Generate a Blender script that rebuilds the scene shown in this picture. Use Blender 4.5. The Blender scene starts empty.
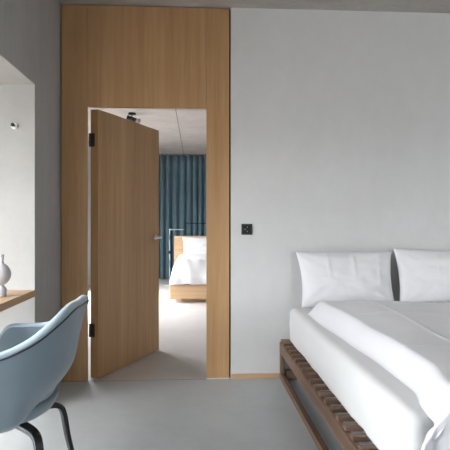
import bpy, bmesh, math, random
from mathutils import Vector, Matrix, noise
random.seed(4)
sc = bpy.context.scene
COL = sc.collection
PI = math.pi

# ------------------------------------------------------------------ materials
def mat(name):
    m = bpy.data.materials.new(name); m.use_nodes = True
    nt = m.node_tree; b = nt.nodes['Principled BSDF']
    return m, nt, b

def N(nt, t, **kw):
    n = nt.nodes.new(t)
    for k, v in kw.items():
        if k in n.inputs: n.inputs[k].default_value = v
        else: setattr(n, k, v)
    return n

def ramp(nt, stops):
    r = nt.nodes.new('ShaderNodeValToRGB')
    e = r.color_ramp.elements
    while len(e) < len(stops): e.new(0.5)
    for i, (p, c) in enumerate(stops):
        e[i].position = p; e[i].color = (c[0], c[1], c[2], 1)
    return r

def coords(nt, scale):
    tc = nt.nodes.new('ShaderNodeTexCoord'); mp = nt.nodes.new('ShaderNodeMapping')
    mp.inputs['Scale'].default_value = scale
    nt.links.new(tc.outputs['Object'], mp.inputs['Vector'])
    return mp

def concrete(name, c1, c2, rough=0.85, scale=1.0, bump=0.15, streak=None, pits=0.0):
    m, nt, b = mat(name); L = nt.links.new
    mp = coords(nt, streak or (1, 1, 1))
    n1 = N(nt, 'ShaderNodeTexNoise', Scale=1.3*scale, Detail=8.0, Roughness=0.6)
    n2 = N(nt, 'ShaderNodeTexNoise', Scale=14*scale, Detail=6.0, Roughness=0.65)
    L(mp.outputs[0], n1.inputs['Vector']); L(mp.outputs[0], n2.inputs['Vector'])
    mx = N(nt, 'ShaderNodeMix', data_type='FLOAT'); mx.inputs[0].default_value = 0.3
    L(n1.outputs['Fac'], mx.inputs[2]); L(n2.outputs['Fac'], mx.inputs[3])
    r = ramp(nt, [(0.35, c1), (0.68, c2)])
    L(mx.outputs[0], r.inputs[0])
    col = r.outputs[0]
    if pits:
        v = N(nt, 'ShaderNodeTexVoronoi', Scale=9.0); L(mp.outputs[0], v.inputs['Vector'])
        pr = ramp(nt, [(0.0, (1-pits,)*3), (0.055, (1, 1, 1))]); L(v.outputs['Distance'], pr.inputs[0])
        mm = N(nt, 'ShaderNodeMix', data_type='RGBA', blend_type='MULTIPLY'); mm.inputs[0].default_value = 1
        L(col, mm.inputs[6]); L(pr.outputs[0], mm.inputs[7]); col = mm.outputs[2]
    L(col, b.inputs['Base Color'])
    b.inputs['Roughness'].default_value = rough
    bp = N(nt, 'ShaderNodeBump', Strength=bump, Distance=0.01)
    L(n2.outputs['Fac'], bp.inputs['Height']); L(bp.outputs[0], b.inputs['Normal'])
    return m

def wood(name, c1, c2, c3, axis='Z', rough=0.45, s=1.0, bump=0.08):
    m, nt, b = mat(name); L = nt.links.new
    sc_ = {'Z': (26*s, 26*s, 0.9*s), 'X': (0.9*s, 26*s, 26*s), 'Y': (26*s, 0.9*s, 26*s)}[axis]
    mp = coords(nt, sc_)
    n1 = N(nt, 'ShaderNodeTexNoise', Scale=1.0, Detail=6.0, Roughness=0.6, Distortion=0.35)
    n2 = N(nt, 'ShaderNodeTexNoise', Scale=0.18, Detail=2.0)
    n3 = N(nt, 'ShaderNodeTexNoise', Scale=5.0, Detail=4.0)
    for n in (n1, n2, n3): L(mp.outputs[0], n.inputs['Vector'])
    mx = N(nt, 'ShaderNodeMix', data_type='FLOAT'); mx.inputs[0].default_value = 0.5
    L(n1.outputs['Fac'], mx.inputs[2]); L(n2.outputs['Fac'], mx.inputs[3])
    mx2 = N(nt, 'ShaderNodeMix', data_type='FLOAT'); mx2.inputs[0].default_value = 0.2
    L(mx.outputs[0], mx2.inputs[2]); L(n3.outputs['Fac'], mx2.inputs[3])
    r = ramp(nt, [(0.33, c1), (0.5, c2), (0.67, c3)])
    L(mx2.outputs[0], r.inputs[0]); L(r.outputs[0], b.inputs['Base Color'])
    b.inputs['Roughness'].default_value = rough
    bp = N(nt, 'ShaderNodeBump', Strength=bump, Distance=0.003)
    L(n1.outputs['Fac'], bp.inputs['Height']); L(bp.outputs[0], b.inputs['Normal'])
    return m

def cloth(name, c1, c2, rough=0.9, fine=400.0, bump=0.15, sheen=0.2, weave=None):
    m, nt, b = mat(name); L = nt.links.new
    mp = coords(nt, (1, 1, 1))
    n1 = N(nt, 'ShaderNodeTexNoise', Scale=3.0, Detail=3.0)
    L(mp.outputs[0], n1.inputs['Vector'])
    r = ramp(nt, [(0.3, c1), (0.7, c2)]); L(n1.outputs['Fac'], r.inputs[0])
    L(r.outputs[0], b.inputs['Base Color'])
    b.inputs['Roughness'].default_value = rough
    b.inputs['Sheen Weight'].default_value = sheen
    n2 = N(nt, 'ShaderNodeTexNoise', Scale=fine, Detail=2.0)
    L(mp.outputs[0], n2.inputs['Vector'])
    h = n2.outputs['Fac']
    if weave:
        w = N(nt, 'ShaderNodeTexWave', Scale=weave, Distortion=1.5, bands_direction='X')
        L(mp.outputs[0], w.inputs['Vector']); h = w.outputs['Fac']
    bp = N(nt, 'ShaderNodeBump', Strength=bump, Distance=0.002)
    L(h, bp.inputs['Height']); L(bp.outputs[0], b.inputs['Normal'])
    return m

def plain(name, c, rough=0.5, metal=0.0, var=0.08):
    m, nt, b = mat(name); L = nt.links.new
    mp = coords(nt, (1, 1, 1))
    n = N(nt, 'ShaderNodeTexNoise', Scale=20.0, Detail=3.0); L(mp.outputs[0], n.inputs['Vector'])
    r = ramp(nt, [(0.3, tuple(x*(1-var) for x in c)), (0.7, tuple(min(1, x*(1+var)) for x in c))])
    L(n.outputs['Fac'], r.inputs[0]); L(r.outputs[0], b.inputs['Base Color'])
    b.inputs['Roughness'].default_value = rough; b.inputs['Metallic'].default_value = metal
    return m

def glass_mat():
    m = bpy.data.materials.new('window_glass'); m.use_nodes = True
    nt = m.node_tree; nt.nodes.clear()
    o = nt.nodes.new('ShaderNodeOutputMaterial'); t = nt.nodes.new('ShaderNodeBsdfTransparent')
    g = nt.nodes.new('ShaderNodeBsdfGlossy'); g.inputs['Roughness'].default_value = 0.02
    x = nt.nodes.new('ShaderNodeMixShader'); x.inputs[0].default_value = 0.06
    nt.links.new(t.outputs[0], x.inputs[1]); nt.links.new(g.outputs[0], x.inputs[2])
    nt.links.new(x.outputs[0], o.inputs[0])
    return m

M = {}
M['plaster'] = concrete('pale_grey_mineral_plaster', (.635, .63, .625), (.715, .71, .705), 0.8, 0.8, 0.05, streak=(1, 1, 0.8))
M['concrete'] = concrete('smooth_grey_concrete', (.36, .355, .35), (.47, .465, .455), 0.75, 1.2, 0.1, streak=(1.6, 1.6, 0.5), pits=0.12)
M['reveal'] = concrete('pale_niche_concrete', (.46, .465, .46), (.53, .535, .53), 0.8, 1.5, 0.12, pits=0.2)
M['ceiling'] = concrete('board_marked_ceiling_concrete', (.36, .335, .31), (.53, .50, .465), 0.85, 2.2, 0.35, streak=(.7, 1.4, 1), pits=0.1)
M['ceiling_far'] = concrete('warm_raw_ceiling_concrete', (.40, .36, .335), (.54, .49, .46), 0.85, 1.6, 0.1, pits=0.1)
M['floor'] = concrete('sealed_grey_concrete_floor', (.50, .535, .56), (.60, .635, .655), 0.5, 1.0, 0.04)
M['floor_warm'] = concrete('sealed_warm_grey_concrete_floor', (.56, .53, .51), (.65, .62, .60), 0.45, 1.0, 0.04)
M['oak'] = wood('pale_oak_veneer', (.36, .20, .088), (.475, .280, .132), (.58, .36, .185), bump=.05)
M['oak_x'] = wood('pale_oak_boards', (.46, .29, .16), (.56, .37, .215), (.64, .44, .27), axis='X')
M['oak_y'] = wood('pale_oak_shelf', (.46, .29, .16), (.56, .37, .215), (.64, .44, .27), axis='Y')
M['walnut_y'] = wood('dark_stained_timber_long', (.07, .040, .026), (.16, .095, .062), (.30, .20, .14), axis='Y', s=1.6, rough=.6)
M['walnut_x'] = wood('dark_stained_timber_cross', (.07, .040, .026), (.15, .088, .058), (.27, .18, .125), axis='X', s=1.6, rough=.6)
M['walnut_z'] = wood('dark_stained_timber_post', (.07, .040, .026), (.15, .088, .058), (.25, .165, .11), axis='Z', s=1.6, rough=.6)
M['sheet'] = cloth('white_cotton_sheet', (.72, .725, .73), (.745, .75, .755), fine=300, bump=.05)
M['duvet'] = cloth('white_seersucker_cotton', (.79, .79, .835), (.82, .82, .86), fine=300, bump=.12, weave=90)
M['pillow'] = cloth('white_pillow_cotton', (.80, .80, .82), (.83, .83, .85), bump=.05)
M['curtain'] = cloth('teal_blue_curtain_cloth', (.095, .18, .225), (.13, .225, .275), bump=.1)
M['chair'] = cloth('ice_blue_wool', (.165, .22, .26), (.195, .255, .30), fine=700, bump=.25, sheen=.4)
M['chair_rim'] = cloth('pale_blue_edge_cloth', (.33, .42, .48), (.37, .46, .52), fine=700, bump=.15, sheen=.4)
M['black'] = plain('black_plastic', (.012, .012, .013), 0.35)
M['blackgap'] = plain('black_shadow_gap', (.01, .01, .01), 0.9)
M['blackleg'] = plain('black_lacquered_leg', (.015, .016, .018), 0.22)
M['steel'] = plain('satin_steel', (.80, .78, .74), 0.42, 1.0)
M['hinge'] = plain('dark_bronze_hinge', (.10, .09, .08), 0.4, 0.8)
M['white'] = plain('white_lacquer', (.75, .75, .74), 0.4)
M['ceramic'] = plain('matt_white_ceramic', (.60, .60, .63), 0.7)
M['seam'] = plain('grey_ceiling_joint', (.20, .18, .17), 0.8)
M['lampgrey'] = plain('grey_lacquer', (.35, .34, .33), 0.5)
M['lightrod'] = plain('pale_metal_rod', (.55, .62, .66), 0.4)
M['glass'] = glass_mat()

# ------------------------------------------------------------------ mesh helpers
def box_into(bm, x0, x1, y0, y1, z0, z1):
    vs = [bm.verts.new(p) for p in ((x0,y0,z0),(x1,y0,z0),(x1,y1,z0),(x0,y1,z0),(x0,y0,z1),(x1,y0,z1),(x1,y1,z1),(x0,y1,z1))]
    for f in ((0,3,2,1),(4,5,6,7),(0,1,5,4),(1,2,6,5),(2,3,7,6),(3,0,4,7)):
        bm.faces.new([vs[i] for i in f])

def obj(name, bm, m, parent=None, smooth=False, bevel=0.0, sub=0, solid=0.0, loc=None, segs=2):
    bmesh.ops.recalc_face_normals(bm, faces=bm.faces[:])
    me = bpy.data.meshes.new(name); bm.to_mesh(me); bm.free()
    o = bpy.data.objects.new(name, me); COL.objects.link(o)
    me.materials.append(M[m])
    if smooth:
        for p in me.polygons: p.use_smooth = True
    if bevel:
        b = o.modifiers.new('bevel', 'BEVEL'); b.width = bevel; b.segments = segs; b.limit_method = 'ANGLE'
        b.harden_normals = True if smooth else False
    if solid:
        s = o.modifiers.new('thick', 'SOLIDIFY'); s.thickness = solid; s.offset = 0
    if sub:
        s = o.modifiers.new('sub', 'SUBSURF'); s.levels = sub; s.render_levels = sub
    if loc: o.location = loc
    if parent: o.parent = parent
    return o

def box(name, x0, x1, y0, y1, z0, z1, m, parent=None, bevel=0.0, **kw):
    bm = bmesh.new(); box_into(bm, x0, x1, y0, y1, z0, z1)
    return obj(name, bm, m, parent, bevel=bevel, **kw)

def empty(name, loc=(0, 0, 0), rz=0):
    o = bpy.data.objects.new(name, None); COL.objects.link(o)
    o.location = loc; o.rotation_euler = (0, 0, rz); o.empty_display_size = .1
    return o

def tag(o, label=None, cat=None, group=None, kind=None):
    if label: o['label'] = label
    if cat: o['category'] = cat
    if group: o['group'] = group
    if kind: o['kind'] = kind
    return o

def struct(o, label=None):
    o['kind'] = 'structure'
    if label: o['label'] = label
    return o

def lathe_into(bm, prof, cx=0, cy=0, n=48, M4=None):
    rings = []
    for r, z in prof:
        ring = []
        for i in range(n):
            a = 2*PI*i/n
            p = Vector((cx+r*math.cos(a), cy+r*math.sin(a), z))
            if M4: p = M4 @ p
            ring.append(bm.verts.new(p))
        rings.append(ring)
    for a, b in zip(rings, rings[1:]):
        for i in range(n):
            bm.faces.new((a[i], a[(i+1) % n], b[(i+1) % n], b[i]))
    bm.faces.new(rings[0][::-1]); bm.faces.new(rings[-1])

def catmull(pts, n):
    P = [Vector(p) for p in pts]; P = [2*P[0]-P[1]] + P + [2*P[-1]-P[-2]]
    out = []
    for i in range(1, len(P)-2):
        for k in range(n):
            t = k/n
            out.append(0.5*((2*P[i])+(P[i+1]-P[i-1])*t+(2*P[i-1]-5*P[i]+4*P[i+1]-P[i+2])*t*t+(3*P[i]-P[i-1]-3*P[i+1]+P[i+2])*t**3))
    out.append(P[-2]); return out

def tube_into(bm, pts, rx, ry=None, n=12, up=Vector((0, 0, 1)), square=False, closed=False):
    """sweeps an ellipse (or rounded rectangle) of half-sizes rx, ry along pts"""
    ry = ry or rx; rings = []; cnt = len(pts)
    for i, p in enumerate(pts):
        if closed: t = (pts[(i+1) % cnt]-pts[i-1]).normalized()
        else: t = (pts[min(i+1, cnt-1)]-pts[max(i-1, 0)]).normalized()
        s = t.cross(up)
        if s.length < 1e-4: s = Vector((1, 0, 0))
        s.normalize(); u = s.cross(t).normalized()
        kx = rx(i/(cnt-1)) if callable(rx) else rx
        ky = ry(i/(cnt-1)) if callable(ry) else ry
        ring = []
        for k in range(n):
            a = 2*PI*k/n; c, d = math.cos(a), math.sin(a)
            if square:
                q = 0.35
                c = math.copysign(abs(c)**q, c); d = math.copysign(abs(d)**q, d)
            ring.append(bm.verts.new(p + s*kx*c + u*ky*d))
        rings.append(ring)
    pr = list(zip(rings, rings[1:])) + ([(rings[-1], rings[0])] if closed else [])
    for a, b in pr:
        for k in range(n): bm.faces.new((a[k], a[(k+1) % n], b[(k+1) % n], b[k]))
    if not closed:
        bm.faces.new(rings[0][::-1]); bm.faces.new(rings[-1])

def grid_faces(bm, G, close_u=False):
    for i in range(len(G)-1):
        for j in range(len(G[0])-1):
            bm.faces.new((G[i][j], G[i+1][j], G[i+1][j+1], G[i][j+1]))

def fbm(x, y, z, o=3):
    return noise.fractal(Vector((x, y, z)), 1.0, 2.0, o)

# ------------------------------------------------------------------ dimensions
XL = -1.004          # inner face of the window-side wall
NY0, NY1 = -4.1, -0.57   # niche along y
NZ = 2.04
XO = -2.40           # outer face
XR, YB = 3.9, -6.6   # right wall, wall behind
H = 2.8
X2, Y2, H2 = -2.0, 7.2, 2.66   # next room

# ------------------------------------------------------------------ setting, first room
box_ = box
struct(box('floor', XO-.1, XR+.2, YB-.2, -0.0015, -.12, 0, 'floor'))
struct(box('ceiling', XO-.1, XR+.2, YB-.2, .06, H, H+.2, 'ceiling'))
struct(box('wall_back', .262, XR+.2, 0, .2, 0, H, 'plaster'))
struct(box('wall_right', XR, XR+.2, YB, 0, 0, H, 'plaster'))
FX0, FX1, FZ = 1.6, 3.8, 2.3     # unseen glazed opening added as fill light, in the wall behind the viewpoint
bm = bmesh.new()
box_into(bm, XO-.1, FX0, YB-.2, YB, 0, H); box_into(bm, FX1, XR+.2, YB-.2, YB, 0, H); box_into(bm, FX0, FX1, YB-.2, YB, FZ, H)
struct(obj('wall_front', bm, 'plaster'))
struct(box('wall_light_block', XO-.06, 1.9, -4.4, -4.2, 0, H, 'concrete'))  # unseen wall added behind the viewpoint to keep light off the left panel

bm = bmesh.new()   # window-side wall, one concrete piece around the niche
box_into(bm, XO-.06, XL, NY1, .06, 0, H)
box_into(bm, XO-.06, XL, NY0, NY1, NZ, H)
box_into(bm, XO-.06, XL, YB, NY0, 0, H)
struct(obj('wall_left', bm, 'concrete'))
# pale plaster lining of the niche (real 2 mm skim on reveal and soffit)
bm = bmesh.new()
box_into(bm, XO-.06, XL-.0015, NY1-.003, NY1+.001, 0, NZ)
box_into(bm, XO-.06, XL-.0015, NY0+.0, NY1-.003, NZ-.003, NZ+.001)
box_into(bm, XO-.06, XL-.0015, NY0-.001, NY0+.003, 0, NZ-.003)
struct(obj('trim_1', bm, 'reveal'))

def window(name, x, y0, y1, z0, z1, mull):
    w = struct(empty(name, (x, y0, z0)))
    T = .05
    bm = bmesh.new()
    L_ = y1-y0; Hh = z1-z0
    box_into(bm, -.03, .03, 0, L_, 0, T); box_into(bm, -.03, .03, 0, L_, Hh-T, Hh)
    box_into(bm, -.03, .03, 0, T, T, Hh-T); box_into(bm, -.03, .03, L_-T, L_, T, Hh-T)
    for k in range(1, mull+1):
        yy = L_*k/(mull+1); box_into(bm, -.03, .03, yy-T/2, yy+T/2, T, Hh-T)
    obj('window_frame', bm, 'lampgrey', w)
    for k in range(mull+1):
        a = L_*k/(mull+1)+(T if k == 0 else T/2)+.001; b = L_*(k+1)/(mull+1)-(T if k == mull else T/2)-.001
        box('pane', -.004, .004, a, b, T+.001, Hh-T-.001, 'glass', w)
    return w
WA = -1.15; WB = -3.35   # span of the unseen glazing, set for the light; solid back on both sides
struct(box('wall_niche_back', XO-.06, XO+.03, WA, NY1-.004, .001, NZ-.004, 'reveal'))
struct(box('wall_niche_back', XO-.06, XO+.03, NY0+.004, WB, .001, NZ-.004, 'reveal'))
window('unseen_window_1', XO, WB+.002, WA-.002, 0.002, NZ-.004, 2)  # unseen window, sized and placed for its light on the room

w3 = window('added_window_3', 0, 0, FX1-FX0, 0, FZ, 1); w3.location = (FX1, YB-.1, 0); w3.rotation_euler.z = PI/2  # unseen window added behind the viewpoint as fill light
# timber door surround, three veneered panels with black shadow gaps
tr = struct(empty('trim_2', (-1, 0, 0)), 'pale oak panelling around the open doorway, floor to ceiling')
def pbox(name, x0, x1, y0, y1, z0, z1, m, par, **kw):
    l = par.location
    return box(name, x0-l.x, x1-l.x, y0-l.y, y1-l.y, z0-l.z, z1-l.z, m, par, **kw)
pbox('side_panel', -.995, -.8075, 0, .036, .001, H-.008, 'oak', tr, bevel=.0012)
pbox('lintel_panel', -.8060, .0775, 0, .036, 2.037, H-.008, 'oak', tr, bevel=.0012)
pbox('side_panel', .0790, .2505, 0, .036, .007, H-.008, 'oak', tr, bevel=.0012)
bm = bmesh.new()
def core(x0, x1, y0, y1, z0, z1): box_into(bm, x0+1, x1+1, y0, y1, z0, z1)
core(-1.003, -.82, .037, .058, 0, H); core(-.82, .088, .037, .058, 2.045, H); core(.088, .261, .037, .2, 0, H)
obj('shadow_gap', bm, 'blackgap', tr)
pbox('floor_seal', .079, .2505, -.001, .03, .0005, .0065, 'white', tr)

bb = struct(box('baseboard_back', .266, XR-.002, -.011, -.0005, 0.0005, .036, 'oak_x', bevel=.001))
struct(box('trim_3', -.995, .09, -.0015, .004, -.12, -.0002, 'blackgap'), 'dark hairline joint in the floor under the doorway')

# ------------------------------------------------------------------ door leaf
dh = Vector((-.733, .036, 0)); dt = Vector((-.340, .878, 0))
ang = math.atan2(dt.y-dh.y, dt.x-dh.x); LW = .925; TH = .068
door = struct(empty('door_1', dh, ang), 'oak door standing open into the next room')
leaf = box('door_leaf', 0, LW, 0, TH, .006, 2.030, 'oak', door, bevel=.0015)
def lever(name, yside):
    s = -1 if yside < 0.01 else 1
    bm = bmesh.new()
    y0 = yside
    R = Matrix.Translation((LW-.06, y0, 1.045)) @ Matrix.Rotation(-s*PI/2, 4, 'X')
    lathe_into(bm, [(.024, 0), (.024, .006), (.022, .008), (.009, .009), (.009, .045)], n=28, M4=R)
    pts = catmull([(LW-.06, y0+s*.035, 1.045), (LW-.06, y0+s*.05, 1.045), (LW-.075, y0+s*.056, 1.045), (LW-.12, y0+s*.056, 1.045), (LW-.20, y0+s*.056, 1.045)], 6)
    tube_into(bm, pts, .011, n=12)
    return obj(name, bm, 'steel', leaf, smooth=True)
lever('door_handle', 0.0); lever('door_handle', TH)
bm = bmesh.new(); box_into(bm, LW-.0005, LW+.001, .014, .038, .95, 1.16); obj('latch_plate', bm, 'steel', leaf)
for z in (.365, 1.80):
    bm = bmesh.new()
    lathe_into(bm, [(.007, z-.05), (.007, z+.05)], cx=-.006, cy=TH+.002, n=16)
    box_into(bm, -.0015, .0, .030, TH-.002, z-.05, z+.05)
    obj('hinge', bm, 'hinge', leaf)

# ------------------------------------------------------------------ next room
struct(box('floor_next_room', X2-.2, 3.2, .0045, Y2+.2, -.12, 0, 'floor_warm'))
struct(box('ceiling_next_room', X2-.2, 3.2, .0605, Y2+.2, H2, H2+.2, 'ceiling_far'))
bm = bmesh.new(); box_into(bm, -.27, -.258, .30, Y2-.01, H2-.0012, H2+.01)
struct(obj('trim_4', bm, 'seam'), 'formwork joint line across the ceiling seen through the doorway')
struct(box('wall_far', X2-.2, 3.2, Y2, Y2+.2, 0, H2, 'plaster'))
bm = bmesh.new()
WY0, WY1, WZ = 2.2, 4.8, 2.0
box_into(bm, X2-.2, X2, .065, WY0, 0, H2); box_into(bm, X2-.2, X2, WY0, WY1, WZ, H2); box_into(bm, X2-.2, X2, WY1, Y2, 0, H2)
struct(obj('wall_far_left', bm, 'plaster'))
struct(box('wall_far_right', 3.0, 3.2, .2, Y2, 0, H2, 'plaster'))
struct(box('wall_between', X2-.2, -1.004, .0605, .2, 0, H2, 'plaster'))
window('added_window_2', X2-.1, WY0, WY1, 0.0, WZ, 3)  # unseen window, invented to light the next room

# curtain
YC = 10.6-3.7266
cu = tag(empty('curtain', (.5, YC, 0)), 'floor-length teal blue pleated curtain hanging across the end of the next room', 'curtain')
bm = bmesh.new(); n = 900; rows = [0.01, .35, .9, 1.5, 2.1, 2.45, 2.637]
G = []
ph = []; a = 0
xs = [-2.38+4.8*i/n for i in range(n+1)]
for i in range(n+1):
    x = xs[i]; a += (4.8/n)*2*PI/(.125+.07*noise.noise(Vector((x*1.7, 3, 0)))); ph.append(a)
for i, x in enumerate(xs):
    col = []
    for z in rows:
        k = z/2.62
        am = .055+.045*noise.noise(Vector((x*2.6, z*.4, 5)))
        aa = ph[i]+.5*noise.noise(Vector((x*1.3, z*.9, 9)))*(1-k)
        y = am*math.sin(aa)+.35*am*math.sin(2*aa+.8)*(1-k)
        xx = x+.02*math.sin(aa+1.2)*(1-.5*k)
        col.append(bm.verts.new((xx, y, z)))
    G.append(col)
grid_faces(bm, G)
obj('curtain_cloth', bm, 'curtain', cu, smooth=True, solid=.003)
box('curtain_rail', -2.42, 2.44, -.02, .02, 2.64, 2.659, 'lampgrey', cu)

# spotlight
sp = tag(empty('ceiling_spotlight', (-.86, 3.0, H2)), 'small black ceiling spotlight above the open oak door', 'lamp')
bm = bmesh.new(); lathe_into(bm, [(.05, -.02), (.05, 0)], n=24); obj('mounting_plate', bm, 'black', sp)
bm = bmesh.new(); tube_into(bm, [Vector((0, 0, -.015)), Vector((.0, 0, -.06))], .008, n=10); obj('stem', bm, 'black', sp)
R = Matrix.Translation((-.02, -.0, -.075)) @ Matrix.Rotation(math.radians(110), 4, 'Y')
bm = bmesh.new(); lathe_into(bm, [(.027, -.05), (.033, -.045), (.033, .07), (.030, .08)], n=24, M4=R); obj('lamp_head', bm, 'black', sp, smooth=False)
R2 = R @ Matrix.Translation((0, 0, .08))
bm = bmesh.new(); lathe_into(bm, [(.030, 0), (.048, .05), (.044, .052), (.024, .005)], n=24, M4=R2); obj('lamp_shade', bm, 'lampgrey', sp)

# ------------------------------------------------------------------ pillows
def pillow_bm(w, h, t, seed, creases=(), pull=.085):
    bm = bmesh.new(); n = 44; m = 34
    for side in (1, -1):
        G = []
        for i in range(n+1):
            col = []
            for j in range(m+1):
                u = -1+2*i/n; v = -1+2*j/m
                # pinch: edges curve in between corners
                x = u*w/2*(1-pull*.8*(1-v*v))*(1+.022*v); z = v*h/2*(1-pull*.9*(1-u*u)*(1 if v < 0 else .35))
                e = (1-abs(u)**2.6)*(1-abs(v)**2.6)
                y = side*t/2*max(e, 0)**.55
                y += side*.012*e**.5*fbm(u*2.2+seed, v*2.2, side*3.1)
                # radiating corner wrinkles
                for cx_ in (-1, 1):
                    for cz_ in (-1, 1):
                        du, dv = u-cx_, v-cz_; d = math.hypot(du, dv); an = math.atan2(dv, du)
                        y += side*.003*math.sin(an*11+seed)*math.exp(-((d-.45)/.28)**2)*min(1, e*5)
                for c in creases:
                    y -= -side*.008*math.exp(-((u-c-.015*math.sin(v*3))/.012)**2)*min(1, e*4)
                if abs(e) < 1e-9: y = 0
                col.append(bm.verts.new((x, y, z)))
            G.append(col)
        grid_faces(bm, G)
    bmesh.ops.remove_doubles(bm, verts=bm.verts[:], dist=1e-5)
    return bm

def pillow(w, h, t, loc, tilt, rz, seed, creases, label, group=None, ry=0):
    o = obj('pillow', pillow_bm(w, h, t, seed, creases), 'pillow', smooth=True, sub=1)
    o.location = loc; o.rotation_euler = (tilt, ry, rz)
    return tag(o, label, 'pillow', group)

# ------------------------------------------------------------------ main bed
BX0, BX1, BY0, BY1 = .630, 2.53, -2.16, -.015
bed = tag(empty('slatted_bed', ((BX0+BX1)/2, (BY0+BY1)/2, 0)), 'low dark brown slatted wooden bed with white mattress against the grey wall', 'bed')
for xa, xb in ((BX0, BX0+.032), (BX1-.032, BX1)):
    pbox('side_rail', xa, xb, BY0, BY1, .200, .277, 'walnut_y', bed, bevel=.003)
    pbox('floor_runner', xa, xb, BY0, BY1, .001, .042, 'walnut_y', bed, bevel=.003)
    for ya in (BY1-.05, BY0):
        pbox('leg', xa+.001, xb-.001, ya, ya+.05, .042, .205, 'walnut_z', bed, bevel=.003)
for ya in (BY1-.05, BY0):
    pbox('cross_rail', BX0+.045, BX1-.045, ya+.002, ya+.048, .005, .07, 'walnut_x', bed, bevel=.003)
pbox('centre_beam', 1.55, 1.61, BY0+.05, BY1-.05, .200, .277, 'walnut_y', bed, bevel=.003)
y = BY1-.032
k = 0
while y > BY0+.02:
    j = (random.random()-.5)*.008
    pbox('slat', BX0+.004+abs(j), BX1-.004, y-.018, y+.018, .277, .300+j*.2, 'walnut_x', bed, bevel=.004)
    y -= .105; k += 1

# mattress: rounded block with slightly wavy lower hem
def mattress_bm(x0, x1, y0, y1, z0, z1, r=.046, wav=.006):
    bm = bmesh.new()
    cx, cy = (x0+x1)/2, (y0+y1)/2
    prof = [(0, z0), (0, z0+.01), (0, z0+.06), (.004, (z0+z1)/2), (0, z1-.09), (0, z1-r)]
    for k in range(1, 6):
        a = k/5*PI/2; prof.append((-r*(1-math.cos(a)), z1-r+r*math.sin(a)))
    prof.append((None, z1+.003))
    hx, hy = (x1-x0)/2, (y1-y0)/2; rc = .05; per = []
    def side(ax, ay, bx, by, n):
        for i in range(n): per.append((ax+(bx-ax)*i/n, ay+(by-ay)*i/n))
    nx, ny = 60, 70
    side(-hx+rc, -hy, hx-rc, -hy, nx)
    def arc(cx_, cy_, a0):
        for i in range(6):
            a = a0+PI/2*i/6; per.append((cx_+rc*math.cos(a), cy_+rc*math.sin(a)))
    arc(hx-rc, -hy+rc, -PI/2)
    side(hx, -hy+rc, hx, hy-rc, ny); arc(hx-rc, hy-rc, 0)
    side(hx-rc, hy, -hx+rc, hy, nx); arc(-hx+rc, hy-rc, PI/2)
    side(-hx, hy-rc, -hx, -hy+rc, ny); arc(-hx+rc, -hy+rc, PI)
    rings = []
    for off, z in prof:
        ring = []
        for px, py in per:
            # outward direction
            dx = max(abs(px)-(hx-rc), 0)*math.copysign(1, px); dy = max(abs(py)-(hy-rc), 0)*math.copysign(1, py)
            l = math.hypot(dx, dy) or 1; dx /= l; dy /= l
            w = wav*noise.noise(Vector((px*5, py*5, z*3)))
            zz = z
            if z <= z0+.011: zz = z0+.0015+abs(wav*1.8*noise.noise(Vector((px*9, py*9, 1))))*(1 if z == z0 else .8) + (0 if z == z0 else .01)
            if off is None:
                ring.append(bm.verts.new((cx+px*.86, cy+py*.86, zz))); continue
            ring.append(bm.verts.new((cx+px+dx*(off+w), cy+py+dy*(off+w), zz)))
        rings.append(ring)
    n = len(per)
    for a, b in zip(rings, rings[1:]):
        for i in range(n): bm.faces.new((a[i], a[(i+1) % n], b[(i+1) % n], b[i]))
    bm.faces.new(rings[0][::-1]); bm.faces.new(rings[-1])
    return bm
MX0, MX1, MY0, MY1 = .698, 2.46, -2.14, -.02
bm = mattress_bm(MX0-bed.location.x, MX1-bed.location.x, MY0-bed.location.y, MY1-bed.location.y, .300, .540)
obj('mattress', bm, 'sheet', bed, smooth=True)

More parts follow.
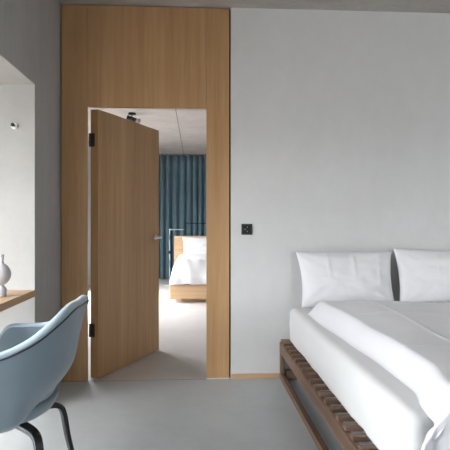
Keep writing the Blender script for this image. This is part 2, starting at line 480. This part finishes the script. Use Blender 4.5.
# duvet
def smooth(t): t = max(0, min(1, t)); return t*t*(3-2*t)
def interp(pts, t):
    for (a, va), (b, vb) in zip(pts, pts[1:]):
        if t <= b: return va+(vb-va)*smooth((t-a)/(b-a)) if t > a else va
    return pts[-1][1]
hem = [(.3, .775), (.62, .772), (1.2, .797), (1.54, .814), (1.9, .812), (2.12, .765), (2.3, .74)]
def duvet_bm():
    bm = bmesh.new()
    NU, NV = 170, 190
    yh, yf = -.33, -2.165
    Ltop = yh-yf; drop = .24; total = Ltop+drop+.05
    X1 = 2.56
    T = .105
    def top(u, v):
        d = v*total
        if d < Ltop: yy = yh-d; fz = 0; drp = 0
        else:
            q = d-Ltop; r = .09
            if q < r*PI/2: a = q/r; yy = yf-r*math.sin(a); drp = r*(1-math.cos(a))
            else: yy = yf-r; drp = r+(q-r*PI/2)
        x0 = interp(hem, -yy)
        if drp > 0: x0 += (.702-x0)*smooth(drp/.07)
        x = x0+(X1-x0)*u
        s = (x-x0)
        e = smooth(s/.085)**.75 * 1.0 if s < .085 else 1.0
        e2 = smooth(min(1, d/.10))**.6
        th = T*min(e, e2)
        # soft puffiness
        nz = .022*fbm(x*1.3+4, yy*1.1, .3, 2)+.003*fbm(x*4, yy*3, 2, 2)
        # long diagonal folds
        nz += .006*math.sin((x*1.0-yy*.5)*9+2*noise.noise(Vector((x*1.5, yy*1.5, 7))))*min(1, s*4)
        # pressed crease lines
        for c in (1.155, 1.62, 2.08):
            nz += .005*math.exp(-((x-c+.012*math.sin(yy*4))/.007)**2)
        for c in (-.95, -1.65):
            nz += .004*math.exp(-((yy-c)/.007)**2)
        z = .545+th+nz*min(e, e2)-drp
        if drp > 0:
            k = smooth(drp/.1)
            fold = math.sin((x+.35*drp)*38+2.5*noise.noise(Vector((x*4, drp*5, 0))))*.55+math.sin((x-.5*drp)*15+1)*.6
            fold += 1.1*math.exp(-((x-.80-.45*drp)/.022)**2)-.9*math.exp(-((x-.745+.1*drp)/.02)**2)
            yy += -.013*fold*k
            if s < .06: yy += .012*(1-s/.06)*k
        return Vector((x, yy, z))
    G = []; B = []
    for i in range(NU+1):
        u = (i/NU)**1.5
        cg = []; cb = []
        for j in range(NV+1):
            p = top(u, j/NV)
            cg.append(bm.verts.new(p))
        G.append(cg)
    grid_faces(bm, G)
    return bm
bm = duvet_bm()
for v in bm.verts: v.co -= Vector((1.58, -1.2, .54))
du = obj('duvet', bm, 'duvet', smooth=True, loc=(1.58, -1.2, .54))
s_ = du.modifiers.new('thick', 'SOLIDIFY'); s_.thickness = .018; s_.offset = -1
tag(du, 'white textured cotton duvet spread over the large slatted bed', 'duvet')

pillow(.725, .425, .15, (1.106, -.140, .760), math.radians(-17), 0, 1.3, (-.42, .12, .68), 'white creased pillow leaning on the wall, the left one on the large bed', 'pillows on the large bed')
pillow(.72, .43, .16, (1.836, -.150, .768), math.radians(-17), math.radians(-3), 6.1, (-.2, .35), 'white pillow on the large bed cut off by the right edge of the photo', 'pillows on the large bed', ry=math.radians(2))

# ------------------------------------------------------------------ far bed
fb = tag(empty('oak_bed', (.5, 4.6, 0)), 'pale oak box bed with white bedding, seen through the open doorway', 'bed')
pbox('bed_base', -.385, 1.35, 3.60, 5.55, .058, .272, 'oak_x', fb, bevel=.006)
pbox('plinth', -.22, 1.2, 3.72, 5.5, .001, .058, 'oak_x', fb)
pbox('headboard', -.405, 1.37, 5.55, 5.60, .05, .945, 'oak_x', fb, bevel=.006)
bm = mattress_bm(-.34-.5, 1.30-.5, 3.66-4.6, 5.53-4.6, .272, .46)
obj('mattress', bm, 'sheet', fb, smooth=True)
bm = bmesh.new()
G = []
for i in range(61):
    col = []
    for j in range(61):
        u, v = i/60, j/60
        x = -.375+1.765*u; y = 3.575+1.5*v
        e = min(smooth((u)/.07), smooth((1-u)/.07)); e2 = smooth(v/.17)*smooth((1-v)/.08)
        z = .272+.35*(e**.4)*(smooth(v/.10)**.4)
        if v > .9: z = max(.46, z-.1*smooth((v-.9)/.1)) if .05 < u < .95 else z
        z += .02*fbm(x*3, y*3, 1)
        z += .015*math.sin(x*25+3*noise.noise(Vector((x*3, y*3, 2))))*(1-e2)
        if z < .276: z = .276
        yy = y + .012*math.sin(x*22)*(1-min(1, v/.1))
        col.append(bm.verts.new((x-.5, yy-4.4, z-.46)))
    G.append(col)
grid_faces(bm, G)
fd = obj('duvet', bm, 'pillow', smooth=True, loc=(.5, 4.4, .46)); s_ = fd.modifiers.new('thick', 'SOLIDIFY'); s_.thickness = .02; s_.offset = -1
tag(fd, 'plump white duvet on the oak bed beyond the doorway', 'duvet')
pillow(.75, .48, .16, (.12, 5.40, .70), math.radians(-20), 0, 3.3, (), 'white pillow propped against the oak headboard beyond the doorway')

# thin rod lamps by the far bed
fl = tag(empty('reading_lamp', (-.50, 5.72, 0)), 'thin pale bent rod reading lamp beside the oak headboard', 'lamp')
bm = bmesh.new(); lathe_into(bm, [(.10, 0.001), (.10, .012), (.02, .016)], n=32); obj('lamp_base', bm, 'lightrod', fl)
bm = bmesh.new()
tube_into(bm, catmull([(0, 0, .01), (0, 0, .5), (0, 0, 1.03), (.015, 0, 1.055), (.05, 0, 1.06), (.28, 0, 1.062)], 5), .007, n=8); obj('rod', bm, 'lightrod', fl, smooth=True)
bm = bmesh.new(); lathe_into(bm, [(.02, .60), (.028, .61), (.028, .65), (.02, .66)], n=20); obj('switch', bm, 'black', fl)
f2 = tag(empty('clothes_stand', (.05, 6.2, 0)), 'thin dark metal rod frame in front of the teal curtain behind the oak bed', 'clothes stand')
bm = bmesh.new()
tube_into(bm, catmull([(-.25, 0, 0.001), (-.25, 0, .6), (-.25, 0, 1.165), (-.235, 0, 1.18), (-.1, 0, 1.18), (.5, 0, 1.18), (.635, 0, 1.18), (.65, 0, 1.165), (.65, 0, .6), (.65, 0, .001)], 4), .009, n=8, up=Vector((0, 1, 0)))
obj('rod_frame', bm, 'black', f2, smooth=True)
for x in (-.25, .65):
    box('foot', x-.012, x+.012, -.15, .15, .0005, .014, 'black', f2)

# ------------------------------------------------------------------ niche contents
tp = box('desk_board', -1.80, XL+.002, -3.2, NY1-.004, .714, .756, 'oak_y', bevel=.0015)
tag(tp, 'pale oak desk board spanning the window niche', 'desk')

hk = tag(empty('wall_hook', (-1.126, NY1-.003, 1.778)), 'small round metal peg fixed to the pale side of the window niche', 'hook')
R = Matrix.Rotation(PI/2, 4, 'X')
bm = bmesh.new(); lathe_into(bm, [(.022, 0), (.022, .006), (.018, .008)], n=28, M4=R); obj('back_plate', bm, 'steel', hk)
bm = bmesh.new(); lathe_into(bm, [(.006, .008), (.006, .03), (.011, .033), (.012, .038), (.009, .044)], n=20, M4=Matrix.Rotation(PI/2, 4, 'X')); obj('peg', bm, 'blackleg', hk)

vz = bmesh.new()
prof = [(.012, .0), (.026, .0), (.029, .004), (.029, .040), (.024, .052), (.014, .060), (.014, .066), (.028, .074), (.043, .090), (.051, .112), (.052, .130), (.047, .152), (.034, .172), (.018, .184), (.012, .192), (.012, .210), (.016, .238), (.013, .238), (.009, .212), (.006, .205)]
lathe_into(vz, prof, n=56)
vase = obj('vase', vz, 'ceramic', smooth=True, loc=(-1.102, -.85, .7565))
tag(vase, 'small matt white round-bellied ceramic vase standing on the oak desk board', 'vase')

# ------------------------------------------------------------------ wall socket
so = tag(empty('wall_socket', (.383, 0, 1.127)), 'small square black power socket on the grey wall', 'socket')
box('cover_frame', -.041, .041, -.009, -.0005, -.041, .041, 'black', so, bevel=.003)
box('socket_insert', -.028, .028, -.0115, -.009, -.028, .028, 'blackleg', so, bevel=.002)
for px, pz in ((0.003, .016), (-.014, 0), (.003, -.016)):
    R = Matrix.Translation((px, -.0115, pz)) @ Matrix.Rotation(PI/2, 4, 'X')
    bm = bmesh.new(); lathe_into(bm, [(.0042, 0), (.0042, .001), (.0026, .0012)], n=14, M4=R); obj('pin_hole', bm, 'lampgrey', so)

# ------------------------------------------------------------------ armchair
ch = tag(empty('armchair', (-.785, -1.50, 0), PI), 'ice blue upholstered armchair with black legs pulled up to the oak desk', 'armchair')
# local frame: +x is the way the chair faces
RIM = [(-.283, 0, .818), (-.280, .13, .818), (-.248, .222, .780), (-.165, .285, .712), (-.05, .318, .662), (.06, .325, .655), (.145, .322, .648), (.190, .310, .580), (.202, .295, .490)]
MID = [(-.224, 0, .530), (-.214, .11, .528), (-.175, .200, .520), (-.110, .258, .510), (-.02, .292, .510), (.06, .300, .500), (.130, .296, .495), (.175, .285, .475), (.190, .272, .455)]
BOT = [(-.158, 0, .440), (-.128, .085, .415), (-.100, .150, .385), (-.065, .205, .352), (.00, .235, .340), (.06, .245, .340), (.12, .245, .345), (.16, .24, .355), (.18, .235, .375)]
def full(c): return [(x, -y, z) for x, y, z in c[:0:-1]] + c
cr, cm, cb = (catmull(full(c), 8) for c in (RIM, MID, BOT))
def shell_pt(i, v, off=0):
    b, m_, r = cb[i], cm[i], cr[i]
    ctl = [b-(m_-b)*.3, b, m_, m_.lerp(r, .5), r, r+(r-m_)*.5]; kn = [-.3, 0, .3, .65, 1.0, 1.35]
    k = 1 if v < .3 else (2 if v < .65 else 3)
    t = (v-kn[k])/(kn[k+1]-kn[k]); h = kn[k+1]-kn[k]
    d0 = (ctl[k+1]-ctl[k-1])/(kn[k+1]-kn[k-1])*h; d1 = (ctl[k+2]-ctl[k])/(kn[k+2]-kn[k])*h
    return ctl[k]*(2*t**3-3*t*t+1)+d0*(t**3-2*t*t+t)+ctl[k+1]*(-2*t**3+3*t*t)+d1*(t**3-t*t)
bm = bmesh.new(); nv = 18; NI = len(cr)
outer = [[shell_pt(i, j/nv) for j in range(nv+1)] for i in range(NI)]
cen = Vector((.03, 0, .55))
def nrm(i, j):
    a = outer[min(i+1, NI-1)][j]-outer[max(i-1, 0)][j]; b = outer[i][min(j+1, nv)]-outer[i][max(j-1, 0)]
    n_ = a.cross(b).normalized()
    if n_.dot(outer[i][j]-Vector((cen.x, 0, outer[i][j].z))) < 0: n_ = -n_
    return n_
TH_ = .034
Go = [[bm.verts.new(outer[i][j]) for j in range(nv+1)] for i in range(NI)]
Gi = [[bm.verts.new(outer[i][j]-nrm(i, j)*(TH_ if j > 2 else TH_*.5)) for j in range(nv+1)] for i in range(NI)]
grid_faces(bm, Go); grid_faces(bm, Gi)
for i in range(NI-1):
    bm.faces.new((Go[i][nv], Go[i+1][nv], Gi[i+1][nv], Gi[i][nv])); bm.faces.new((Go[i][0], Go[i+1][0], Gi[i+1][0], Gi[i][0]))
for j in range(nv):
    bm.faces.new((Go[0][j], Go[0][j+1], Gi[0][j+1], Gi[0][j])); bm.faces.new((Go[-1][j], Go[-1][j+1], Gi[-1][j+1], Gi[-1][j]))
shell = obj('shell', bm, 'chair', ch, smooth=True)
# padded rim
bm = bmesh.new()
path = []
for i in range(NI):
    path.append(outer[i][nv]-nrm(i, nv)*TH_*.52)
rings = []
for i, p in enumerate(path):
    t = (path[min(i+1, NI-1)]-path[max(i-1, 0)]).normalized(); n_ = nrm(i, nv); u_ = t.cross(n_).normalized()
    if u_.z < 0: u_ = -u_
    if abs(u_.z) < .05 : u_ = Vector((u_.x, u_.y, u_.z))
    rings.append([bm.verts.new(p+n_*.0195*math.cos(2*PI*k/14)+u_*.013*math.sin(2*PI*k/14)) for k in range(14)])
for a, b in zip(rings, rings[1:]):
    for k in range(14): bm.faces.new((a[k], a[(k+1) % 14], b[(k+1) % 14], b[k]))
bm.faces.new(rings[0][::-1]); bm.faces.new(rings[-1])
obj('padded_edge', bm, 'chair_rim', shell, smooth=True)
bm = bmesh.new()
tube_into(bm, [outer[i][nv]-Vector((0, 0, .009))+nrm(i, nv)*.001 for i in range(NI)], .0028, n=8)
obj('piping', bm, 'black', shell, smooth=True)

def cushion(name, fx, rx, ry, z0, z1, m, bowl=False):
    bm = bmesh.new(); n = 56; prof = []
    if bowl: prof = [(.02, z0), (.45, z0+.002), (.72, z0+.018), (.90, z0+.045), (.985, z0+.075), (1.0, z1-.012), (.98, z1), (.3, z1), (.02, z1)]
    else: prof = [(.02, z0), (.97, z0), (1.0, z0+.012), (1.0, z1-.03), (.97, z1-.012), (.88, z1-.002), (.6, z1+.006), (.02, z1+.008)]
    rings = []
    for r, z in prof:
        ring = []
        for i in range(n):
            a = 2*PI*i/n; c, s = math.cos(a), math.sin(a)
            q = .8
            c2 = math.copysign(abs(c)**q, c); s2 = math.copysign(abs(s)**q, s)
            ring.append(bm.verts.new((fx+rx*r*c2, ry*r*s2*(1-.10*(-c2 if c2 < 0 else 0)), z)))
        rings.append(ring)
    for a, b in zip(rings, rings[1:]):
        for i in range(n): bm.faces.new((a[i], a[(i+1) % n], b[(i+1) % n], b[i]))
    bm.faces.new(rings[0][::-1]); bm.faces.new(rings[-1])
    return obj(name, bm, m, ch, smooth=True)
cushion('seat_pan', .055, .225, .205, .315, .415, 'chair', bowl=True)
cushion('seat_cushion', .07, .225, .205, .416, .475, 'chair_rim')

def leg(sx, sy):
    bm = bmesh.new()
    pts = catmull([(.035+sx*.05, sy*.06, .318), (.035+sx*.12, sy*.125, .318), (.035+sx*.165, sy*.165, .305), (.035+sx*.185, sy*.185, .265), (.04+sx*.205, sy*.205, .15), (.04+sx*.232, sy*.228, .001)], 7)
    tube_into(bm, pts, lambda t: .021-.006*t, lambda t: .014-.004*t, n=16, up=Vector((sx, sy, .6)).normalized(), square=True)
    obj('leg', bm, 'blackleg', ch, smooth=True)
for sx in (-1, 1):
    for sy in (-1, 1): leg(sx, sy)

# ------------------------------------------------------------------ light
w = bpy.data.worlds.new('overcast_sky'); sc.world = w; w.use_nodes = True
nt = w.node_tree; bg = nt.nodes['Background']
tc = nt.nodes.new('ShaderNodeTexCoord'); sx = nt.nodes.new('ShaderNodeSeparateXYZ')
nt.links.new(tc.outputs['Generated'], sx.inputs[0])
mr = nt.nodes.new('ShaderNodeMapRange'); mr.inputs[1].default_value = -1; mr.inputs[2].default_value = 1
nt.links.new(sx.outputs['Z'], mr.inputs[0])
r = ramp(nt, [(0.0, (.13, .13, .125)), (.49, (.17, .17, .165)), (.52, (.66, .68, .70)), (.75, (1.2, 1.24, 1.28)), (1.0, (1.6, 1.65, 1.7))])
nt.links.new(mr.outputs[0], r.inputs[0]); nt.links.new(r.outputs[0], bg.inputs['Color'])
bg.inputs['Strength'].default_value = 6.0

def portal(name, x, y0, y1, z0, z1, rz=0):
    l = bpy.data.lights.new(name, 'AREA'); l.shape = 'RECTANGLE'; l.size = z1-z0; l.size_y = y1-y0
    l.cycles.is_portal = True
    o = bpy.data.objects.new(name, l); COL.objects.link(o)
    o.location = (x, (y0+y1)/2, (z0+z1)/2); o.rotation_euler = (0, -PI/2, 0)
    return o
portal('daylight_portal_niche', XO-.07, WB, WA, 0, NZ)
portal('daylight_portal_next_room', X2-.22, WY0, WY1, 0, WZ)

pf = portal('daylight_portal_behind', 0, 0, FX1-FX0, 0, FZ)
pf.location = ((FX0+FX1)/2, YB-.22, FZ/2); pf.rotation_euler = (PI/2, 0, 0); pf.data.size = FX1-FX0; pf.data.size_y = FZ
# ------------------------------------------------------------------ camera
F = 495.0; TXA = 29/F
cam = bpy.data.cameras.new('camera'); co = bpy.data.objects.new('camera', cam); COL.objects.link(co)
cam.sensor_fit = 'HORIZONTAL'; cam.sensor_width = 36; cam.lens = 36*F/450; cam.shift_y = -1/450
cam.clip_start = .05
co.location = (0, -3.7266, 1.167); co.rotation_euler = (PI/2, 0, -math.atan(TXA))
sc.camera = co
vs = sc.view_settings
vs.view_transform = 'Standard'; vs.look = 'None'; vs.gamma = 1; vs.use_curve_mapping = False
vs.exposure = 1.92
